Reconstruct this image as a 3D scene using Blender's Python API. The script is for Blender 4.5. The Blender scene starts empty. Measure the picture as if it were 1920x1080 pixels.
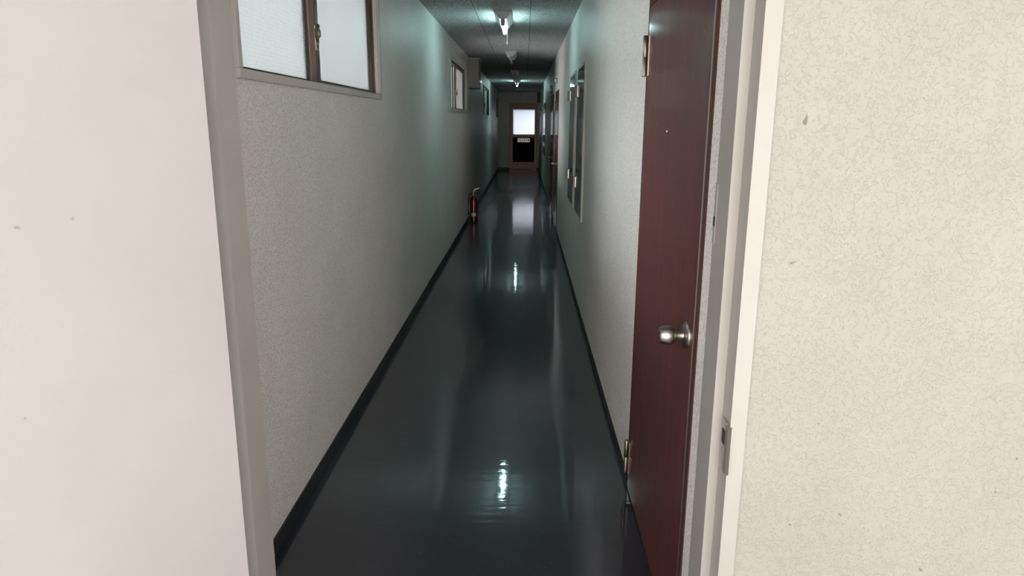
import bpy, bmesh, math, random
from mathutils import Vector, Matrix
random.seed(4)
S = bpy.context.scene
C = S.collection

# ---------------------------------------------------------------- camera
F = 1315.0
dn = Vector((-35, 5560, 1315)).normalized()
fw = Vector((25, -311, 1315)); fw = (fw - dn * fw.dot(dn)).normalized()
rt = dn.cross(fw)
cam_d = bpy.data.cameras.new('camera'); cam_d.sensor_width = 36; cam_d.lens = 36 * F / 1920
cam_d.clip_start = 0.02; cam_d.clip_end = 200
cam = bpy.data.objects.new('camera', cam_d); C.objects.link(cam)
X = Vector((rt.x, fw.x, -dn.x)); Yv = -Vector((rt.y, fw.y, -dn.y)); Z = -Vector((rt.z, fw.z, -dn.z))
cam.matrix_world = Matrix((( X.x, Yv.x, Z.x, 0), (X.y, Yv.y, Z.y, 0), (X.z, Yv.z, Z.z, 1.5), (0, 0, 0, 1)))
S.camera = cam

# ---------------------------------------------------------------- world and exposure
w = bpy.data.worlds.new('daylight'); S.world = w; w.use_nodes = True
bg = w.node_tree.nodes['Background']; bg.inputs[1].default_value = 1.0
def _wn(t, **kw):
    n = w.node_tree.nodes.new(t)
    for k, v in kw.items(): setattr(n, k, v)
    return n
def _lobe(d, lo, hi, col, k):
    """smooth brighter region of the overcast sky around direction d"""
    dot = _wn('ShaderNodeVectorMath', operation='DOT_PRODUCT'); dot.inputs[1].default_value = Vector(d).normalized()
    w.node_tree.links.new(_tc.outputs['Generated'], dot.inputs[0])
    mr = _wn('ShaderNodeMapRange', interpolation_type='SMOOTHSTEP'); mr.inputs['From Min'].default_value = lo; mr.inputs['From Max'].default_value = hi
    w.node_tree.links.new(dot.outputs['Value'], mr.inputs['Value'])
    sc = _wn('ShaderNodeVectorMath', operation='SCALE'); sc.inputs[0].default_value = [c * k for c in col]
    w.node_tree.links.new(mr.outputs[0], sc.inputs['Scale']); return sc.outputs[0]
_tc = _wn('ShaderNodeTexCoord')
_acc = _lobe((-0.62, 0.12, 1.0), 0.66, 0.96, (1.0, 0.98, 0.96), 52.0)     # open sky on the window side
for args in (((-0.85, 0, -0.5), 0.35, 0.95, (1.0, 0.97, 0.95), 4.6), ((-1.0, -1, 0.08), 0.0, 0.92, (1.0, 0.955, 0.89), 6.6), ((1.0, -0.9, 0.05), 0.2, 0.95, (1.0, 0.955, 0.925), 2.4), ((0, 1, 0.2), 0.0, 0.9, (0.88, 0.94, 1.0), 0.25), ((0, 0, 1), -2, -1.5, (0.95, 0.98, 1.0), 0.15)):
    _s = _wn('ShaderNodeVectorMath', operation='ADD'); w.node_tree.links.new(_acc, _s.inputs[0]); w.node_tree.links.new(_lobe(*args), _s.inputs[1]); _acc = _s.outputs[0]
w.node_tree.links.new(_acc, bg.inputs[0])
S.view_settings.view_transform = 'Standard'; S.view_settings.look = 'None'
S.view_settings.gamma = 1; S.view_settings.exposure = 0.0

# ---------------------------------------------------------------- helpers
class MB:
    def __init__(s): s.bm = bmesh.new()
    def box(s, x0, x1, y0, y1, z0, z1, bev=0.0, M=None, seg=1):
        b = bmesh.new()
        bmesh.ops.create_cube(b, size=1)
        bmesh.ops.scale(b, vec=(x1-x0, y1-y0, z1-z0), verts=b.verts)
        bmesh.ops.translate(b, vec=((x0+x1)/2, (y0+y1)/2, (z0+z1)/2), verts=b.verts)
        if bev: bmesh.ops.bevel(b, geom=b.edges[:], offset=bev, segments=seg, affect='EDGES', profile=0.5)
        return s._add(b, M)
    def prism(s, pts, z0, z1, axis='z', bev=0.0):
        """closed outline extruded along an axis; pts are the two other coordinates"""
        b = bmesh.new()
        def P(u, v, t): return {'z': (u, v, t), 'y': (u, t, v), 'x': (t, u, v)}[axis]
        a = [b.verts.new(P(u, v, z0)) for u, v in pts]; c = [b.verts.new(P(u, v, z1)) for u, v in pts]
        b.faces.new(a); b.faces.new(c); n = len(pts)
        for i in range(n): b.faces.new((a[i], a[(i+1) % n], c[(i+1) % n], c[i]))
        bmesh.ops.recalc_face_normals(b, faces=b.faces)
        if bev: bmesh.ops.bevel(b, geom=b.edges[:], offset=bev, segments=1, affect='EDGES')
        return s._add(b, None)
    def lathe(s, prof, axis, at, n=32):
        """profile of (distance along the axis, radius)"""
        b = bmesh.new(); rings = []
        ax = Vector(axis).normalized()
        q = Vector((0, 0, 1)).rotation_difference(ax)
        for t, r in prof:
            rings.append([b.verts.new(Vector(at) + q @ Vector((r*math.cos(k*2*math.pi/n), r*math.sin(k*2*math.pi/n), t))) for k in range(n)])
        for i in range(len(rings)-1):
            for k in range(n):
                b.faces.new((rings[i][k], rings[i][(k+1) % n], rings[i+1][(k+1) % n], rings[i+1][k]))
        b.faces.new(rings[0]); b.faces.new(rings[-1])
        bmesh.ops.recalc_face_normals(b, faces=b.faces)
        return s._add(b, None)
    def tube(s, pts, r, n=12):
        b = bmesh.new(); rings = []; pts = [Vector(p) for p in pts]
        for i, p in enumerate(pts):
            d = (pts[min(i+1, len(pts)-1)] - pts[max(i-1, 0)]).normalized()
            q = Vector((0, 0, 1)).rotation_difference(d)
            rings.append([b.verts.new(p + q @ Vector((r*math.cos(k*2*math.pi/n), r*math.sin(k*2*math.pi/n), 0))) for k in range(n)])
        for i in range(len(rings)-1):
            for k in range(n):
                b.faces.new((rings[i][k], rings[i][(k+1) % n], rings[i+1][(k+1) % n], rings[i+1][k]))
        b.faces.new(rings[0]); b.faces.new(rings[-1])
        bmesh.ops.recalc_face_normals(b, faces=b.faces)
        return s._add(b, None)
    def _add(s, b, M):
        if M is not None: bmesh.ops.transform(b, matrix=M, verts=b.verts)
        me = bpy.data.meshes.new('t'); b.to_mesh(me); b.free(); s.bm.from_mesh(me); bpy.data.meshes.remove(me)
        return s
    def build(s, name, mat, parent=None, smooth=False):
        me = bpy.data.meshes.new(name)
        if parent is not None:
            o0 = parent
            inv = Matrix.Identity(4)
            chain = []
            while o0 is not None: chain.append(o0); o0 = o0.parent
            tot = Matrix.Identity(4)
            for q in reversed(chain): tot = tot @ Matrix.LocRotScale(q.location, q.rotation_euler, q.scale)
            bmesh.ops.transform(s.bm, matrix=tot.inverted(), verts=s.bm.verts)
        s.bm.to_mesh(me); s.bm.free()
        if smooth:
            for p in me.polygons: p.use_smooth = True
            try: me.set_sharp_from_angle(angle=math.radians(38))
            except Exception: pass
        me.materials.append(mat)
        o = bpy.data.objects.new(name, me); C.objects.link(o)
        if parent is not None: o.parent = parent
        return o

def tag(o, label=None, cat=None, group=None, kind=None):
    for k, v in (('label', label), ('category', cat), ('group', group), ('kind', kind)):
        if v: o[k] = v
    return o
def thing(name, label, cat, loc, group=None, kind=None):
    o = bpy.data.objects.new(name, None); C.objects.link(o); o.location = loc
    o.empty_display_size = 0.1
    return tag(o, label, cat, group, kind)
def copy_tree(o, dloc, parent=None):
    c = o.copy(); C.objects.link(c)
    if parent is None: c.location = Vector(o.location) + Vector(dloc)
    else: c.parent = parent
    for ch in list(o.children): copy_tree(ch, dloc, c)
    return c

# ---------------------------------------------------------------- materials
def mat(name, col, rough=0.5, metal=0.0, spec=0.5, coat=0.0, coat_rough=0.1):
    m = bpy.data.materials.new(name); m.use_nodes = True
    b = m.node_tree.nodes['Principled BSDF']
    b.inputs['Base Color'].default_value = (*col, 1); b.inputs['Roughness'].default_value = rough
    b.inputs['Metallic'].default_value = metal; b.inputs['Specular IOR Level'].default_value = spec
    b.inputs['Coat Weight'].default_value = coat; b.inputs['Coat Roughness'].default_value = coat_rough
    return m
def N(m, t, **kw):
    n = m.node_tree.nodes.new(t)
    for k, v in kw.items(): setattr(n, k, v)
    return n
def lk(m, a, b): m.node_tree.links.new(a, b)
def coords(m, scale=(1, 1, 1)):
    g = N(m, 'ShaderNodeNewGeometry'); mp = N(m, 'ShaderNodeMapping')
    mp.inputs['Scale'].default_value = scale; lk(m, g.outputs['Position'], mp.inputs['Vector']); return mp.outputs[0]
def noise(m, vec, scale, detail=2, rough=0.5, dist=0.0):
    n = N(m, 'ShaderNodeTexNoise'); n.inputs['Scale'].default_value = scale; n.inputs['Detail'].default_value = detail
    n.inputs['Roughness'].default_value = rough; n.inputs['Distortion'].default_value = dist
    lk(m, vec, n.inputs['Vector']); return n.outputs['Fac']
def ramp(m, fac, stops):
    r = N(m, 'ShaderNodeValToRGB'); e = r.color_ramp.elements
    while len(e) < len(stops): e.new(0.5)
    for i, (p, c) in enumerate(stops): e[i].position = p; e[i].color = (*c, 1) if len(c) == 3 else c
    lk(m, fac, r.inputs['Fac']); return r.outputs['Color']
def mul(m, a, b, f=1.0, mode='MULTIPLY'):
    x = N(m, 'ShaderNodeMix', data_type='RGBA', blend_type=mode); x.inputs['Factor'].default_value = f
    lk(m, a, x.inputs[6]); lk(m, b, x.inputs[7]); return x.outputs[2]
def add_bump(m, h, dist, strength=1.0, prev=None):
    b = N(m, 'ShaderNodeBump'); b.inputs['Distance'].default_value = dist; b.inputs['Strength'].default_value = strength
    lk(m, h, b.inputs['Height'])
    if prev is not None: lk(m, prev, b.inputs['Normal'])
    return b.outputs['Normal']
def bsdf(m): return m.node_tree.nodes['Principled BSDF']

def wall_inside():
    m = mat('sprayed_interior_plaster', (0.6, 0.59, 0.57), 0.4, spec=0.5)
    v = coords(m); b = bsdf(m)
    n1 = noise(m, v, 190, 4, 0.65); n2 = noise(m, v, 2.2, 4, 0.6)
    c1 = ramp(m, n1, [(0.34, (0.42, 0.405, 0.39)), (0.5, (0.76, 0.74, 0.72)), (0.66, (0.90, 0.885, 0.865))])
    c2 = ramp(m, n2, [(0.3, (0.92, 0.91, 0.90)), (0.7, (1, 1, 1))])
    lk(m, mul(m, c1, c2), b.inputs['Base Color'])
    nn = add_bump(m, n1, 0.0014, 0.8)
    lk(m, nn, b.inputs['Normal'])
    return m
def wall_outside():
    m = mat('textured_exterior_plaster', (0.5, 0.48, 0.42), 0.6, spec=0.3)
    v = coords(m); b = bsdf(m)
    # worm-like stucco crumbs
    a = noise(m, v, 92, 2, 0.5, 1.5)
    r = ramp(m, a, [(0.36, (0.0,)*3), (0.46, (0.75,)*3), (0.6, (1,)*3)])
    a2 = noise(m, v, 34, 3, 0.5, 0.8)
    big = noise(m, v, 4, 3)
    c0 = ramp(m, big, [(0.35, (0.255, 0.245, 0.213)), (0.65, (0.275, 0.261, 0.231))])
    c1 = ramp(m, a, [(0.28, (0.90, 0.89, 0.87)), (0.38, (1, 1, 1))])
    sp = noise(m, v, 30, 1, 0.4, 0.4)
    c2 = ramp(m, sp, [(0.205, (0.55, 0.54, 0.52)), (0.225, (1, 1, 1))])
    lk(m, mul(m, mul(m, c0, c1), c2), b.inputs['Base Color'])
    n = add_bump(m, r, 0.0013, 0.72); n = add_bump(m, a2, 0.004, 0.6, n)
    lk(m, n, b.inputs['Normal'])
    return m
def leaf_paint():
    m = mat('white_door_paint', (0.5, 0.475, 0.46), 0.45, spec=0.35)
    v = coords(m); b = bsdf(m)
    big = noise(m, v, 3, 2)
    c0 = ramp(m, big, [(0.35, (0.397, 0.381, 0.369)), (0.65, (0.415, 0.397, 0.386))])
    sp = noise(m, v, 19, 2, 0.5, 0.8)
    c2 = ramp(m, sp, [(0.245, (0.70, 0.69, 0.68)), (0.268, (1, 1, 1))])
    lk(m, mul(m, c0, c2), b.inputs['Base Color'])
    n = add_bump(m, noise(m, v, 600, 2), 0.0004, 0.25)
    lk(m, n, b.inputs['Normal'])
    return m
def frame_paint():
    m = mat('cream_frame_paint', (0.5, 0.475, 0.44), 0.4, spec=0.4)
    v = coords(m); b = bsdf(m)
    big = noise(m, v, 5, 3)
    c0 = ramp(m, big, [(0.35, (0.289, 0.275, 0.255)), (0.65, (0.311, 0.296, 0.277))])
    sp = noise(m, v, 60, 2, 0.5, 0.5)
    c2 = ramp(m, sp, [(0.19, (0.4, 0.38, 0.35)), (0.22, (1, 1, 1))])
    lk(m, mul(m, c0, c2), b.inputs['Base Color'])
    return m
def floor_mat():
    m = mat('glossy_epoxy_floor', (0.02, 0.023, 0.03), 0.31, spec=0.2, coat=0.80, coat_rough=0.07)
    v = coords(m); b = bsdf(m)
    big = noise(m, v, 2.5, 4, 0.6)
    c0 = ramp(m, big, [(0.3, (0.014, 0.015, 0.022)), (0.7, (0.022, 0.0225, 0.033))])
    dust = noise(m, v, 110, 1, 0.3)
    c1 = ramp(m, dust, [(0.785, (0, 0, 0)), (0.80, (0.10, 0.10, 0.11))])
    lk(m, mul(m, c0, c1, 1.0, 'ADD'), b.inputs['Base Color'])
    rr = noise(m, coords(m, (1.0, 0.6, 1)), 2.2, 3)
    rg = N(m, 'ShaderNodeMapRange'); rg.inputs['To Min'].default_value = 0.03; rg.inputs['To Max'].default_value = 0.06
    rg.inputs['From Min'].default_value = 0.3; rg.inputs['From Max'].default_value = 0.7
    lk(m, rr, rg.inputs['Value']); lk(m, rg.outputs[0], b.inputs['Coat Roughness'])
    n = add_bump(m, noise(m, coords(m, (1.0, 2.2, 1)), 3.0, 2, 0.5), 0.0006, 1.0)
    n = add_bump(m, noise(m, coords(m, (0.6, 3.0, 1)), 9.0, 3, 0.55), 0.00055, 1.0, n)
    n = add_bump(m, noise(m, v, 34, 2, 0.5, 0.5), 0.00012, 0.8, n)
    lk(m, n, b.inputs['Normal']); lk(m, n, b.inputs['Coat Normal'])
    return m
def ceiling_mat():
    m = mat('speckled_ceiling_board', (0.5, 0.5, 0.5), 0.8, spec=0.2)
    v = coords(m); b = bsdf(m)
    sp = noise(m, v, 48, 3, 0.65, 0.6)
    c1 = ramp(m, sp, [(0.38, (0.10, 0.10, 0.105)), (0.45, (0.47, 0.465, 0.47)), (0.7, (0.54, 0.535, 0.54))])
    lk(m, c1, b.inputs['Base Color'])
    n = add_bump(m, sp, 0.002, 0.6); lk(m, n, b.inputs['Normal'])
    return m
def red_door():
    m = mat('glossy_oxblood_paint', (0.085, 0.022, 0.02), 0.5, spec=0.3, coat=0.30, coat_rough=0.09)
    v = coords(m, (1, 1, 0.12)); b = bsdf(m)
    a = noise(m, v, 22, 3, 0.6)
    c = ramp(m, a, [(0.3, (0.062, 0.018, 0.017)), (0.5, (0.084, 0.023, 0.021)), (0.72, (0.105, 0.029, 0.022))])
    sp = noise(m, coords(m), 45, 1, 0.3)
    c2 = ramp(m, sp, [(0.80, (0, 0, 0)), (0.815, (0.12, 0.10, 0.10))])
    lk(m, mul(m, c, c2, 1.0, 'ADD'), b.inputs['Base Color'])
    n = add_bump(m, noise(m, coords(m), 300, 2), 0.0005, 0.35); lk(m, n, b.inputs['Normal'])
    return m
def pane_mat(name, col, tr, glow=0.0):
    """figured obscure glass: scatters the daylight that falls on its far side"""
    m = bpy.data.materials.new(name); m.use_nodes = True; nt = m.node_tree
    for n in list(nt.nodes): nt.nodes.remove(n)
    out = N(m, 'ShaderNodeOutputMaterial'); t = N(m, 'ShaderNodeBsdfTranslucent'); g = N(m, 'ShaderNodeBsdfGlossy')
    fr = N(m, 'ShaderNodeFresnel'); fr.inputs['IOR'].default_value = 1.5
    mx = N(m, 'ShaderNodeMixShader')
    t.inputs['Color'].default_value = (*col, 1); g.inputs['Roughness'].default_value = 0.4
    v = coords(m, (1, 1, 1))
    vo = N(m, 'ShaderNodeTexVoronoi'); vo.inputs['Scale'].default_value = 70; vo.inputs['Randomness'].default_value = 0.25
    lk(m, v, vo.inputs['Vector'])
    c = ramp(m, vo.outputs['Distance'], [(0.15, tuple(x*0.86 for x in col)), (0.6, col)])
    lk(m, c, t.inputs['Color'])
    nrm = add_bump(m, vo.outputs['Distance'], 0.001, 0.6); lk(m, nrm, g.inputs['Normal'])
    lk(m, fr.outputs[0], mx.inputs[0]); lk(m, t.outputs[0], mx.inputs[1]); lk(m, g.outputs[0], mx.inputs[2])
    if tr:      # part of the light goes straight on through the figured surface
        rf = N(m, 'ShaderNodeBsdfRefraction'); rf.inputs['Roughness'].default_value = 0.26; rf.inputs['IOR'].default_value = 1.02
        lk(m, c, rf.inputs['Color']); m2 = N(m, 'ShaderNodeMixShader'); m2.inputs[0].default_value = tr
        lk(m, t.outputs[0], m2.inputs[1]); lk(m, rf.outputs[0], m2.inputs[2]); lk(m, m2.outputs[0], mx.inputs[1])
    lk(m, mx.outputs[0], out.inputs['Surface'])
    return m
def emis(name, col, s):
    m = bpy.data.materials.new(name); m.use_nodes = True
    b = bsdf(m); b.inputs['Base Color'].default_value = (0.8, 0.8, 0.8, 1)
    b.inputs['Emission Color'].default_value = (*col, 1); b.inputs['Emission Strength'].default_value = s
    return m

M = dict(
    wall=wall_inside(), outside=wall_outside(), leaf=leaf_paint(), frame=frame_paint(), floor=floor_mat(), ceiling=ceiling_mat(),
    red=red_door(), brown_frame=mat('dark_brown_steel', (0.055, 0.024, 0.017), 0.6, spec=0.15),
    steel=mat('brushed_steel', (0.42, 0.39, 0.36), 0.28, 1.0), dark_steel=mat('aged_hinge_steel', (0.21, 0.17, 0.145), 0.33, 1.0),
    black=mat('black_vinyl', (0.010, 0.010, 0.012), 0.45), dark=mat('dark_hole', (0.012, 0.011, 0.010), 0.6),
    bronze=mat('bronze_aluminium', (0.115, 0.075, 0.058), 0.36, 0.75), gasket=mat('rubber_gasket', (0.02, 0.018, 0.017), 0.6),
    trim=mat('pale_grey_trim', (0.50, 0.48, 0.455), 0.5), white_enamel=mat('white_enamel', (0.62, 0.62, 0.60), 0.3),
    socket=mat('grey_socket', (0.25, 0.24, 0.235), 0.5), hatch=mat('glossy_grey_enamel', (0.30, 0.31, 0.295), 0.05, 0.0, 0.9),
    pane=pane_mat('obscure_window_glass', (0.77, 0.81, 0.825), 0.975), far_pane=pane_mat('obscure_door_glass', (0.86, 0.90, 0.97), 0.1),
    lamp_glow=emis('glowing_lamp_cover', (0.9, 1.0, 0.95), 0.9), tube_on=emis('lit_fluorescent_tube', (0.60, 1.0, 0.96), 50), tube_off=mat('unlit_glass_tube', (0.75, 0.76, 0.75), 0.15),
    brass=mat('worn_brass', (0.42, 0.34, 0.20), 0.4, 0.8), red_can=mat('red_enamel', (0.13, 0.004, 0.007), 0.25, coat=0.4),
    cord=mat('white_cord', (0.7, 0.7, 0.68), 0.6), beige=mat('beige_sheet_steel', (0.30, 0.285, 0.25), 0.5),
    concrete=mat('pale_concrete', (0.42, 0.41, 0.39), 0.8), panel=mat('dark_door_panel', (0.014, 0.010, 0.009), 0.6, spec=0.15),
    brownbox=mat('brown_sheet_steel', (0.14, 0.095, 0.055), 0.45), paper=mat('pale_sticker', (0.6, 0.6, 0.58), 0.6),
)
def joints(m):      # dark joints between the boards
    b = bsdf(m)
    src = b.inputs['Base Color'].links[0].from_socket
    g = N(m, 'ShaderNodeNewGeometry'); s = N(m, 'ShaderNodeSeparateXYZ'); lk(m, g.outputs['Position'], s.inputs[0])
    def line(sock, off, per, wd):
        a = N(m, 'ShaderNodeMath', operation='ADD'); a.inputs[1].default_value = off; lk(m, sock, a.inputs[0])
        w_ = N(m, 'ShaderNodeMath', operation='WRAP'); w_.inputs[1].default_value = per; w_.inputs[2].default_value = 0; lk(m, a.outputs[0], w_.inputs[0])
        l = N(m, 'ShaderNodeMath', operation='LESS_THAN'); l.inputs[1].default_value = wd; lk(m, w_.outputs[0], l.inputs[0]); return l.outputs[0]
    a = line(s.outputs['X'], 0.457, 0.49, 0.005); c = line(s.outputs['Y'], 0.1, 1.82, 0.004)
    mx = N(m, 'ShaderNodeMath', operation='MAXIMUM'); lk(m, a, mx.inputs[0]); lk(m, c, mx.inputs[1])
    inv = ramp(m, mx.outputs[0], [(0.4, (1, 1, 1)), (0.6, (0.12, 0.12, 0.13))])
    lk(m, mul(m, src, inv), b.inputs['Base Color'])
joints(M['ceiling'])

# ---------------------------------------------------------------- the shell
L, R, H, YE, YF, Y0 = -0.875, 0.45, 2.46, 23.05, 1.43, 1.60
TW = 0.16
def structure(mb, name, m, label, cat):
    return tag(mb.build(name, m), label, cat, kind='structure')

structure(MB().box(-1.3, 0.9, Y0 - 0.17, YE + 0.2, -0.12, 0), 'floor', M['floor'], 'glossy dark blue-grey epoxy corridor floor', 'floor')
structure(MB().box(-3.2, 3.2, -2.6, Y0 - 0.17, -0.12, -0.01), 'floor_landing', M['concrete'], 'pale concrete landing outside the entrance', 'floor')
structure(MB().box(-1.3, 0.9, Y0, YE + 0.2, H, H + 0.12), 'ceiling', M['ceiling'], 'speckled grey board ceiling of the corridor', 'ceiling')

WZ0, WZ1 = 1.655, 2.222
wins = [(2.215, 4.315), (8.42, 10.60), (14.9, 17.08), (21.2, 22.86)]
mb = MB(); y = Y0
for a, b in wins:
    mb.box(L - TW, L, y, a, 0, H); mb.box(L - TW, L, a, b, 0, WZ0); mb.box(L - TW, L, a, b, WZ1, H); y = b
mb.box(L - TW, L, y, YE, 0, H)
structure(mb, 'wall_left', M['wall'], 'rough grey plaster wall with high windows', 'wall')

doors = [(1.765, 2.690), (9.80, 10.72), (11.62, 12.54), (20.10, 21.00), (21.90, 22.80)]
DH = 1.906
mb = MB(); y = Y0
for a, b in doors:
    mb.box(R, R + TW, y, a - 0.03, 0, H); mb.box(R, R + TW, a - 0.03, b + 0.03, DH + 0.03, H); mb.box(R + 0.06, R + TW, a - 0.03, b + 0.03, 0, DH + 0.03); y = b + 0.03
mb.box(R, R + TW, y, YE, 0, H)
structure(mb, 'wall_right', M['wall'], 'rough grey plaster wall with brown doors and hatches', 'wall')
ED = (-0.505, 0.385, 0.03, 2.075)      # hole for the far door
mb = MB().box(L - TW, ED[0], YE, YE + 0.15, 0, H).box(ED[1], R + TW, YE, YE + 0.15, 0, H).box(ED[0], ED[1], YE, YE + 0.15, ED[3], H).box(ED[0], ED[1], YE, YE + 0.15, 0, ED[2])
structure(mb, 'wall_back', M['wall'], 'grey end wall around the glazed door', 'wall')
# the entrance wall
FH = 2.04
mb = MB().box(-3.2, -0.692, YF, Y0, 0, 2.7).box(0.486, 3.2, YF, Y0, 0, 2.7).box(-0.692, 0.486, YF, Y0, FH, 2.7)
structure(mb, 'wall_front', M['outside'], 'cream textured exterior wall beside the entrance', 'wall')
structure(MB().box(-3.2, 3.2, -1.3, Y0, 2.7, 2.85), 'ceiling_canopy', M['concrete'], 'unseen concrete canopy over the landing, extended to shade the entrance wall', 'ceiling')  # out of view; reaches further out to darken the entrance wall

structure(MB().box(-3.2, -3.04, -2.6, YF, -0.01, 2.7), 'wall_side_light_block', M['concrete'], 'unseen side wall added to block light from the left', 'wall')  # added light blocker: keeps window-side sky off the exterior wall
structure(MB().box(-2.5, -2.3, 11.2, 25.0, -0.12, 4.6), 'wall_window_light_block', M['leaf'], 'unseen wall added outside to block daylight at the far windows', 'wall')  # added occluder, out of view: dims the far windows and that stretch of corridor

# steel door frame of the entrance (rebated profile)
prof_r = [(0.486, 1.42), (0.4516, 1.42), (0.4516, 1.484), (0.43, 1.484), (0.43, 1.592), (0.4499, 1.592), (0.4499, 1.602), (0.486, 1.602)]
prof_l = [(-0.206 - (u - 0), v) for u, v in prof_r]
mb = MB().prism(prof_r, 0, FH).prism(prof_l, 0, FH)
mb.box(-0.656, 0.45, 1.42, 1.602, FH - 0.035, FH)
fr = structure(mb, 'trim_1', M['frame'], 'cream painted steel frame of the entrance doorway', 'door frame')
# strike plate in the rebate
sp = MB().box(0.4475, 0.4518, 1.432, 1.470, 0.742, 0.862, 0.001).build('strike_plate', M['steel'], fr)
tag(sp, 'worn steel strike plate')
MB().box(0.4470, 0.4478, 1.440, 1.462, 0.806, 0.840).build('latch_hole', M['dark'], sp)
MB().prism([(0.4475, 1.422), (0.4475, 1.434), (0.4535, 1.424), (0.456, 1.4145), (0.4535, 1.4145)], 0.746, 0.858).build('strike_lip', M['steel'], sp)
# upper keeper near the back edge of the jamb
kp = MB().box(0.4285, 0.4302, 1.574, 1.5925, 1.235, 1.37, 0.0006).build('keeper_plate', M['frame'], fr)
MB().box(0.4278, 0.4287, 1.577, 1.5915, 1.274, 1.296).build('keeper_hole', M['dark'], kp)

# the open entrance leaf
th = math.radians(-115)
piv = Vector((-0.66, 1.415, 0))
lf = thing('door_1', 'white painted entrance door leaf standing open on the left', 'door', piv, kind='structure')
lf.rotation_euler = (0, 0, th)
def leafbox(x0, x1, y0, y1, z0, z1, bev=0.0):
    return MB().box(x0, x1, y0, y1, z0, z1, bev, M=Matrix.Translation(piv) @ Matrix.Rotation(th, 4, 'Z'))
leafbox(0.005, 1.02, 0.008, 0.052, 0.012, 2.0, 0.0025).build('door_leaf', M['leaf'], lf)
leafbox(0.0038, 0.0050, 0.012, 0.0485, 0.02, 1.99).build('edge_seal', M['brown_frame'], lf)
for z in (0.25, 1.0, 1.75):
    MB().lathe([(-0.06, 0.008), (0.06, 0.008)], (0, 0, 1), (piv.x, piv.y, z)).build('hinge', M['steel'], lf, True)

# baseboards
bbz = 0.062
segs = [(Y0, doors[0][0] - 0.035)] + [(doors[i][1] + 0.035, doors[i+1][0] - 0.035) for i in range(4)] + [(doors[4][1] + 0.035, YE)]
structure(MB().box(L, L + 0.008, Y0, YE, 0, bbz, 0.002), 'baseboard_left', M['black'], 'black vinyl skirting along the left wall', 'baseboard')
mb = MB()
for a, b in segs: mb.box(R - 0.006, R, a, b, 0, 0.03 if 0 else 0.045, 0.0015)
structure(mb, 'baseboard_right', M['black'], 'black vinyl skirting along the right wall', 'baseboard')
structure(MB().box(L + 0.008, ED[0], YE - 0.008, YE, 0, bbz).box(ED[1], R - 0.006, YE - 0.008, YE, 0, bbz), 'baseboard_back', M['black'], 'black vinyl skirting on the end wall', 'baseboard')
structure(MB().box(L, R, YE - 0.03, YE, H - 0.035, H), 'trim_2', M['trim'], 'pale moulding along the top of the end wall', 'moulding')

# ---------------------------------------------------------------- windows
win_txt = ['nearest high window with frosted glass and crescent latch', 'second high window with frosted glass beside the beige box',
           'third high window with frosted glass on left wall', 'farthest high window next to the end wall']
for i, (a, b) in enumerate(wins):
    wd = thing('window_%d' % (i + 1), win_txt[i], 'window', (L, (a + b) / 2, WZ0), kind='structure')
    t = 0.030; po = 0.016
    # painted surround, standing slightly proud of the wall
    MB().box(L - 0.10, L + po, a - t, b + t, WZ0 - t, WZ0, 0.002).box(L - 0.10, L + po, a - t, b + t, WZ1, WZ1 + t, 0.002) \
        .box(L - 0.10, L + po, a - t, a, WZ0, WZ1, 0.002).box(L - 0.10, L + po, b, b + t, WZ0, WZ1, 0.002).build('window_surround', M['trim'], wd)
    f = 0.026; xo, xi = L - 0.095, L - 0.018
    MB().box(xo, xi, a, b, WZ0, WZ0 + 0.004).box(xo, xi, a, b, WZ1 - f, WZ1).box(xo, xi, a, a + f, WZ0 + .004, WZ1 - f).box(xo, xi, b - f, b, WZ0 + .004, WZ1 - f) \
        .build('window_frame', M['bronze'], wd)
    mid = (a + b) / 2 - 0.11; st = 0.050
    for (y0, y1, x0, x1) in ((a + f, mid + st, L - 0.086, L - 0.060), (mid - 0.005, b - f, L - 0.052, L - 0.026)):
        z0, z1 = WZ0 + 0.004, WZ1 - f
        br = 0.010
        sash = MB().box(x0, x1, y0, y0 + st, z0, z1, 0.002).box(x0, x1, y1 - st, y1, z0, z1, 0.002).box(x0, x1, y0 + st, y1 - st, z0, z0 + br).box(x0, x1, y0 + st, y1 - st, z1 - br, z1) \
            .build('sash', M['bronze'], wd)
        xm = (x0 + x1) / 2
        MB().box(xm - 0.002, xm + 0.002, y0 + st - .004, y1 - st + .004, z0 + br - .004, z1 - br + .004).build('pane', M['pane'], sash)
        g = 0.006
        ya, yb, za, zb = y0 + st, y1 - st, z0 + br, z1 - br
        MB().box(xm - .006, xm + .006, ya, ya + g, za, zb).box(xm - .006, xm + .006, yb - g, yb, za, zb).box(xm - .006, xm + .006, ya, yb, za, za + g).box(xm - .006, xm + .006, ya, yb, zb - g, zb) \
            .build('gasket', M['gasket'], sash)
    # crescent latch on the meeting stile
    ly, lz, lx = mid + 0.002, 1.865, L - 0.0275
    la = MB().box(lx, lx + 0.006, ly - 0.014, ly + 0.014, lz - 0.070, lz + 0.032, 0.002).lathe([(0, 0.022), (0.012, 0.022), (0.019, 0.016), (0.022, 0.008)], (1, 0, 0), (lx + 0.001, ly, lz), 20).build('latch', M['brass'], wd, True)
    cres = [(ly + 0.034 * math.cos(u), lz + 0.037 * math.sin(u)) for u in [math.radians(q) for q in range(60, 261, 20)]]
    cres += [(ly + 0.024 * math.cos(u), lz + 0.026 * math.sin(u)) for u in [math.radians(q) for q in range(260, 59, -20)]]
    MB().prism(cres, lx + 0.006, lx + 0.016, 'x').build('latch_cam', M['gasket'], la)
    MB().lathe([(0, 0.004), (0.003, 0.004)], (1, 0, 0), (lx + 0.006, ly, lz - 0.055), 10).build('latch_screw', M['gasket'], la)

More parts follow.
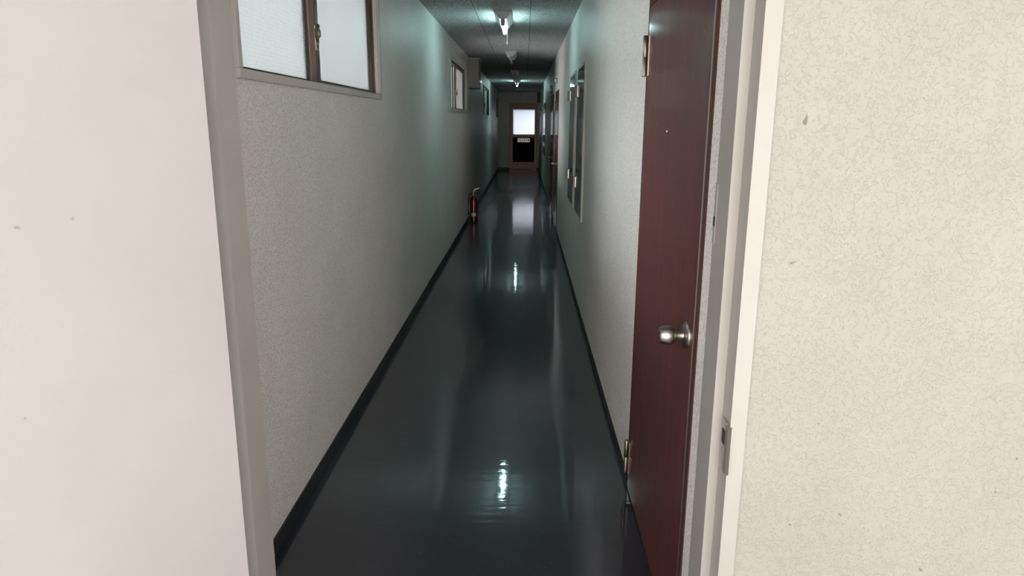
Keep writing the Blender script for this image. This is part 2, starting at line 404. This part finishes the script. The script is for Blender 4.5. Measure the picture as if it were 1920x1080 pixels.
# ---------------------------------------------------------------- brown doors on the right
door_txt = ['glossy dark red door beside the entrance', 'first brown door beyond the grey hatches', 'second brown door beyond the grey hatches',
            'brown door near the end wall', 'last brown door before the end wall']
for i, (a, b) in enumerate(doors):
    d = thing('door_%d' % (i + 2), door_txt[i], 'door', (R, (a + b) / 2, 0), kind='structure')
    MB().box(R - 0.004, R + 0.06, a - 0.03, a - 0.003, 0, DH + 0.03).box(R - 0.004, R + 0.06, b + 0.003, b + 0.03, 0, DH + 0.03).box(R - 0.004, R + 0.06, a - 0.003, b + 0.003, DH + 0.003, DH + 0.03) \
        .build('door_frame', M['brown_frame'], d)
    MB().box(R - 0.006, R + 0.026, a, b, 0.008, DH, 0.0018).build('door_leaf', M['red'], d)
    xk, yk, zk = R - 0.006, a + 0.066, 0.94
    k = MB().lathe([(0.0, 0.038), (0.004, 0.0375), (0.010, 0.030), (0.012, 0.014), (0.024, 0.012), (0.030, 0.013), (0.033, 0.020), (0.038, 0.0245), (0.048, 0.0265), (0.060, 0.026), (0.072, 0.0225), (0.075, 0.020), (0.0745, 0.010)],
                   (-1, 0, 0), (xk, yk, zk), 40).build('door_knob', M['steel'], d, True)
    MB().lathe([(0.0735, 0.010), (0.0755, 0.009), (0.0757, 0.002)], (-1, 0, 0), (xk, yk, zk), 20).build('keyhole', M['dark_steel'], k, True)
    if i == 0:
        MB().lathe([(0, .0065), (.002, .006), (.003, .004)], (-1, 0, 0), (R - .006, 2.262, 1.475), 16).build('peephole', M['steel'], d, True)
        for z in (0.075, 1.665):
            hg = MB().lathe([(0, 0.006), (0.002, 0.0085), (0.066, 0.0085), (0.068, 0.0075), (0.070, 0.0085), (0.140, 0.0085), (0.144, 0.006)], (0, 0, 1), (R - 0.016, b + 0.006, z), 20).build('hinge', M['dark_steel'], d, True)
            MB().box(R - 0.0085, R - 0.006, b - 0.022, b + 0.004, z + 0.002, z + 0.142).build('hinge_plate', M['steel'], hg)
        # thin bright latch edge
        MB().box(R - 0.0066, R - 0.003, a - 0.0012, a + 0.0012, 0.03, DH - .02).build('edge_strip', M['steel'], d)
    else:
        for z in (0.15, 1.66):
            MB().lathe([(0, 0.0085), (0.14, 0.0085)], (0, 0, 1), (R - 0.016, b + 0.006, z), 12).build('hinge', M['dark_steel'], d, True)

# ---------------------------------------------------------------- grey shaft hatches
hatch_txt = ['glossy grey service hatch nearest the red door', 'glossy grey service hatch just behind the nearest hatch',
             'nearer of the two far hatches beyond the brown doors', 'farther of the two far hatches beyond the brown doors']
h0 = None
for i, a in enumerate((5.46, 6.46, 15.9, 16.9)):
    if h0 is None:
        h0 = thing('service_hatch', hatch_txt[0], 'hatch', (R, a, 0.765), 'grey service hatches on the right wall')
        z0, z1, wd = 0.765, 1.925, 0.66
        MB().box(R - 0.012, R, a - 0.02, a, z0 - .02, z1 + .02).box(R - 0.012, R, a + wd, a + wd + .02, z0 - .02, z1 + .02).box(R - 0.012, R, a, a + wd, z1, z1 + .02).box(R - 0.012, R, a, a + wd, z0 - .02, z0).build('hatch_frame', M['trim'], h0)
        MB().box(R - 0.016, R - 0.001, a + .003, a + wd - .003, z0 + .003, z1 - .003, 0.0015).build('hatch_door', M['hatch'], h0)
        for z in (0.955, 1.705):
            hg = MB().lathe([(0, 0.011), (0.044, 0.011), (0.046, 0.009), (0.048, 0.011), (0.095, 0.011)], (0, 0, 1), (R - 0.026, a + wd + .012, z), 14).build('hinge', M['dark_steel'], h0, True)
            MB().box(R - 0.019, R - 0.016, a + wd - 0.04, a + wd + .04, z + .004, z + .09).build('hinge_plate', M['steel'], hg)
        hd = MB().box(R - 0.021, R - 0.016, a + .03, a + .055, 1.25, 1.37, 0.002).build('latch', M['dark_steel'], h0)
        base_a = a
    else:
        c = copy_tree(h0, (0, a - base_a, 0)); c['label'] = hatch_txt[i]

# ---------------------------------------------------------------- ceiling lights
light_txt = {6.62: 'lit fluorescent ceiling light nearest the entrance, with pull cord', 10.24: 'unlit ceiling light just behind the nearest lit one',
             13.86: 'unlit ceiling light in the darkest stretch, third from the entrance', 17.05: 'far lit fluorescent ceiling light, fourth from the entrance',
             20.9: 'unlit ceiling light closest to the end wall'}
lit0 = off0 = None
def make_light(y, on):
    t = thing('ceiling_light', light_txt[y], 'ceiling light', (-0.21, y, H), 'fluorescent lights along the corridor ceiling')
    ln = 0.70; x = -0.21
    MB().prism([(x - .078, H), (x + .078, H), (x + .076, H - .010), (x + .032, H - .064), (x - .032, H - .064), (x - .076, H - .010)], y, y + ln, 'y', 0.0015).build('housing', M['white_enamel'], t)
    for yy in (y + 0.012, y + ln - 0.034):
        MB().prism([(x - .019, H - .060), (x + .019, H - .060), (x + .019, H - .112), (x + .012, H - .124), (x - .012, H - .124), (x - .019, H - .112)], yy, yy + .022, 'y', 0.002).build('lamp_holder', M['socket'], t)
    MB().lathe([(0.034, 0.0145), (0.036, 0.016), (ln - .036, 0.016), (ln - .034, 0.0145)], (0, 1, 0), (x, y, H - .100), 24).build('tube', M['tube_on' if on else 'tube_off'], t, True)
    MB().lathe([(0.10, 0.011), (0.138, 0.011)], (0, 1, 0), (x + 0.02, y, H - .074), 14).build('starter', M['socket'], t, True)
    return t
for y, on in ((6.62, 1), (10.24, 0), (13.86, 0), (17.05, 1), (20.9, 0)):
    if on:
        if lit0 is None: o = lit0 = make_light(y, True)
        else: o = copy_tree(lit0, (0, y - 6.62, 0))
    else:
        if off0 is None: o = off0 = make_light(y, False)
        else: o = copy_tree(off0, (0, y - 10.24, 0))
    o['label'] = light_txt[y]
pc = MB().tube([(-0.178, 6.95, H - .06), (-0.178, 6.95, 2.30), (-0.1795, 6.95, 2.23)], 0.0016, 8).lathe([(0, .003), (.004, .0045), (.020, .0045), (.024, .002)], (0, 0, -1), (-0.1795, 6.95, 2.232), 12).build('pull_cord', M['cord'], lit0, True)

# ---------------------------------------------------------------- the far door
e = thing('door_7', 'glazed brown aluminium door at the end of the corridor', 'door', (-0.06, YE, 0), kind='structure')
x0, x1, z0, z1 = ED
MB().box(x0, x0 + .06, YE - .015, YE + .08, z0, z1, .002).box(x1 - .06, x1, YE - .015, YE + .08, z0, z1, .002).box(x0 + .06, x1 - .06, YE - .015, YE + .08, z1 - .075, z1, .002).box(x0 + .06, x1 - .06, YE - .015, YE + .08, z0, z0 + .105, .002) \
    .build('door_frame', M['bronze'], e)
lx0, lx1 = x0 + .062, x1 - .062
ya, yb = YE + .005, YE + .045
gx0, gx1 = -0.396, 0.297
MB().box(lx0, gx0, ya, yb, .137, 1.998).box(gx1, lx1, ya, yb, .137, 1.998).box(gx0, gx1, ya, yb, 1.897, 1.998).box(gx0, gx1, ya, yb, 1.018, 1.117).box(gx0, gx1, ya, yb, .137, .245).build('door_leaf', M['bronze'], e)
MB().box(gx0, gx1, YE + .02, YE + .026, 1.117, 1.897).build('pane', M['far_pane'], e)
MB().box(gx0, gx1, YE + .014, YE + .034, .245, 1.018).build('kick_panel', M['panel'], e)
pl = MB().box(-.247, .154, YE - .001, YE + .014, .872, .998, .004).build('name_plate', M['steel'], e)
mk = MB()
for u, v, s, t in ((-.22, .02, .02, .04), (-.19, -.02, .03, .02), (-.15, .02, .015, .05), (-.10, .01, .06, .015), (-.10, -.02, .02, .03), (-.03, 0, .03, .05), (.03, .01, .04, .02), (.04, -.02, .02, .02), (.09, 0, .04, .05), (-.16, -.03, .05, .01)):
    mk.box(u, u + s, YE - .003, YE - .0005, .935 + v - t / 2, .935 + v + t / 2)
mk.build('plate_marks', M['dark'], pl)
MB().lathe([(0, .022), (.01, .02), (.02, .012), (.03, .024), (.05, .026), (.058, .018)], (0, -1, 0), (-0.352, YE + .005, 1.065), 20).build('door_knob', M['dark_steel'], e, True)

# ---------------------------------------------------------------- other things
x = thing('fire_extinguisher', 'red fire extinguisher standing on the floor by the left wall', 'fire extinguisher', (-0.775, 10.7, 0))
cx, cy = -0.775, 10.7
MB().lathe([(0.0, .055), (.004, .060), (.022, .060), (.03, .056)], (0, 0, 1), (cx, cy, 0), 28).build('base_ring', M['black'], x, True)
MB().lathe([(0.03, .058), (.33, .058), (.36, .053), (.385, .038), (.40, .022), (.412, .018)], (0, 0, 1), (cx, cy, 0), 32).build('cylinder', M['red_can'], x, True)
MB().lathe([(0.412, .014), (.44, .014), (.445, .018), (.455, .018)], (0, 0, 1), (cx, cy, 0), 20).build('valve', M['steel'], x, True)
MB().prism([(cx - .01, .455), (cx + .075, .47), (cx + .075, .478), (cx - .012, .468)], cy - .008, cy + .008, 'y').build('lower_handle', M['black'], x)
MB().prism([(cx - .012, .47), (cx + .02, .505), (cx + .085, .525), (cx + .085, .517), (cx + .02, .495), (cx - .004, .468)], cy - .009, cy + .009, 'y').build('lever', M['steel'], x)
MB().tube([(cx - .014, cy, .445), (cx - .045, cy - .01, .44), (cx - .070, cy - .015, .40), (cx - .074, cy - .018, .30), (cx - .073, cy - .02, .16)], .0075, 10).build('hose', M['black'], x, True)
MB().lathe([(0, .008), (.05, .013)], (0, 0, -1), (cx - .073, cy - .02, .17), 14).build('nozzle', M['black'], x, True)
MB().prism([(cx + .0592 * math.sin(math.radians(q)), cy - .0592 * math.cos(math.radians(q))) for q in range(-35, 36, 7)] + [(cx + .0575 * math.sin(math.radians(q)), cy - .0575 * math.cos(math.radians(q))) for q in range(35, -36, -7)], .10, .15).build('sticker', M['paper'], x)

bx = thing('ceiling_box', 'beige sheet steel box fixed high on left wall beyond the second window', 'box', (L, 11.3, 2.0))
MB().box(L, -.715, 11.1, 11.62, 2.003, 2.44, .003).build('box_body', M['beige'], bx)
MB().box(L, -.705, 11.095, 11.63, 2.428, 2.446, .002).build('box_lid', M['trim'], bx)
al = thing('emergency_lamp', 'small white lamp fixed on the side of the beige box', 'lamp', (-.715, 11.3, 2.05))
MB().lathe([(0, .026), (.01, .026), (.014, .02), (.022, .02)], (1, 0, 0), (-.715, 11.2, 2.10), 20).build('lamp_base', M['white_enamel'], al, True)
MB().lathe([(.022, .017), (.034, .015), (.042, .007)], (1, 0, 0), (-.715, 11.2, 2.10), 20).build('lamp_cover', M['lamp_glow'], al, True)

bell_txt = ['small round wall bell above first brown door beyond the hatches', 'small round wall bell above second brown door beyond the hatches, upper', 'small round wall bell above second brown door beyond the hatches, lower']
b0 = None
for i, (yy, zz) in enumerate(((10.5, 2.085), (12.43, 2.085), (12.43, 2.0))):
    if b0 is None:
        b0 = thing('wall_bell', bell_txt[0], 'bell', (R, yy, zz), 'small round bells over the brown doors')
        MB().lathe([(0, .036), (.006, .036), (.010, .028)], (-1, 0, 0), (R, yy, zz), 20).build('bell_base', M['dark_steel'], b0, True)
        MB().lathe([(.010, .027), (.022, .025), (.033, .016), (.037, .006)], (-1, 0, 0), (R, yy, zz), 20).build('bell_dome', M['white_enamel'], b0, True)
        bo = (yy, zz)
    else:
        c = copy_tree(b0, (0, yy - bo[0], zz - bo[1])); c['label'] = bell_txt[i]

eb = thing('meter_box', 'brown sheet steel box high on the right wall next to the end wall', 'box', (R, 22.7, 2.08))
MB().box(.375, R, 22.5, 22.95, 2.07, 2.40, .003).build('box_body', M['brownbox'], eb)
MB().box(.370, .375, 22.52, 22.93, 2.09, 2.38, .001).build('box_cover', M['brownbox'], eb)
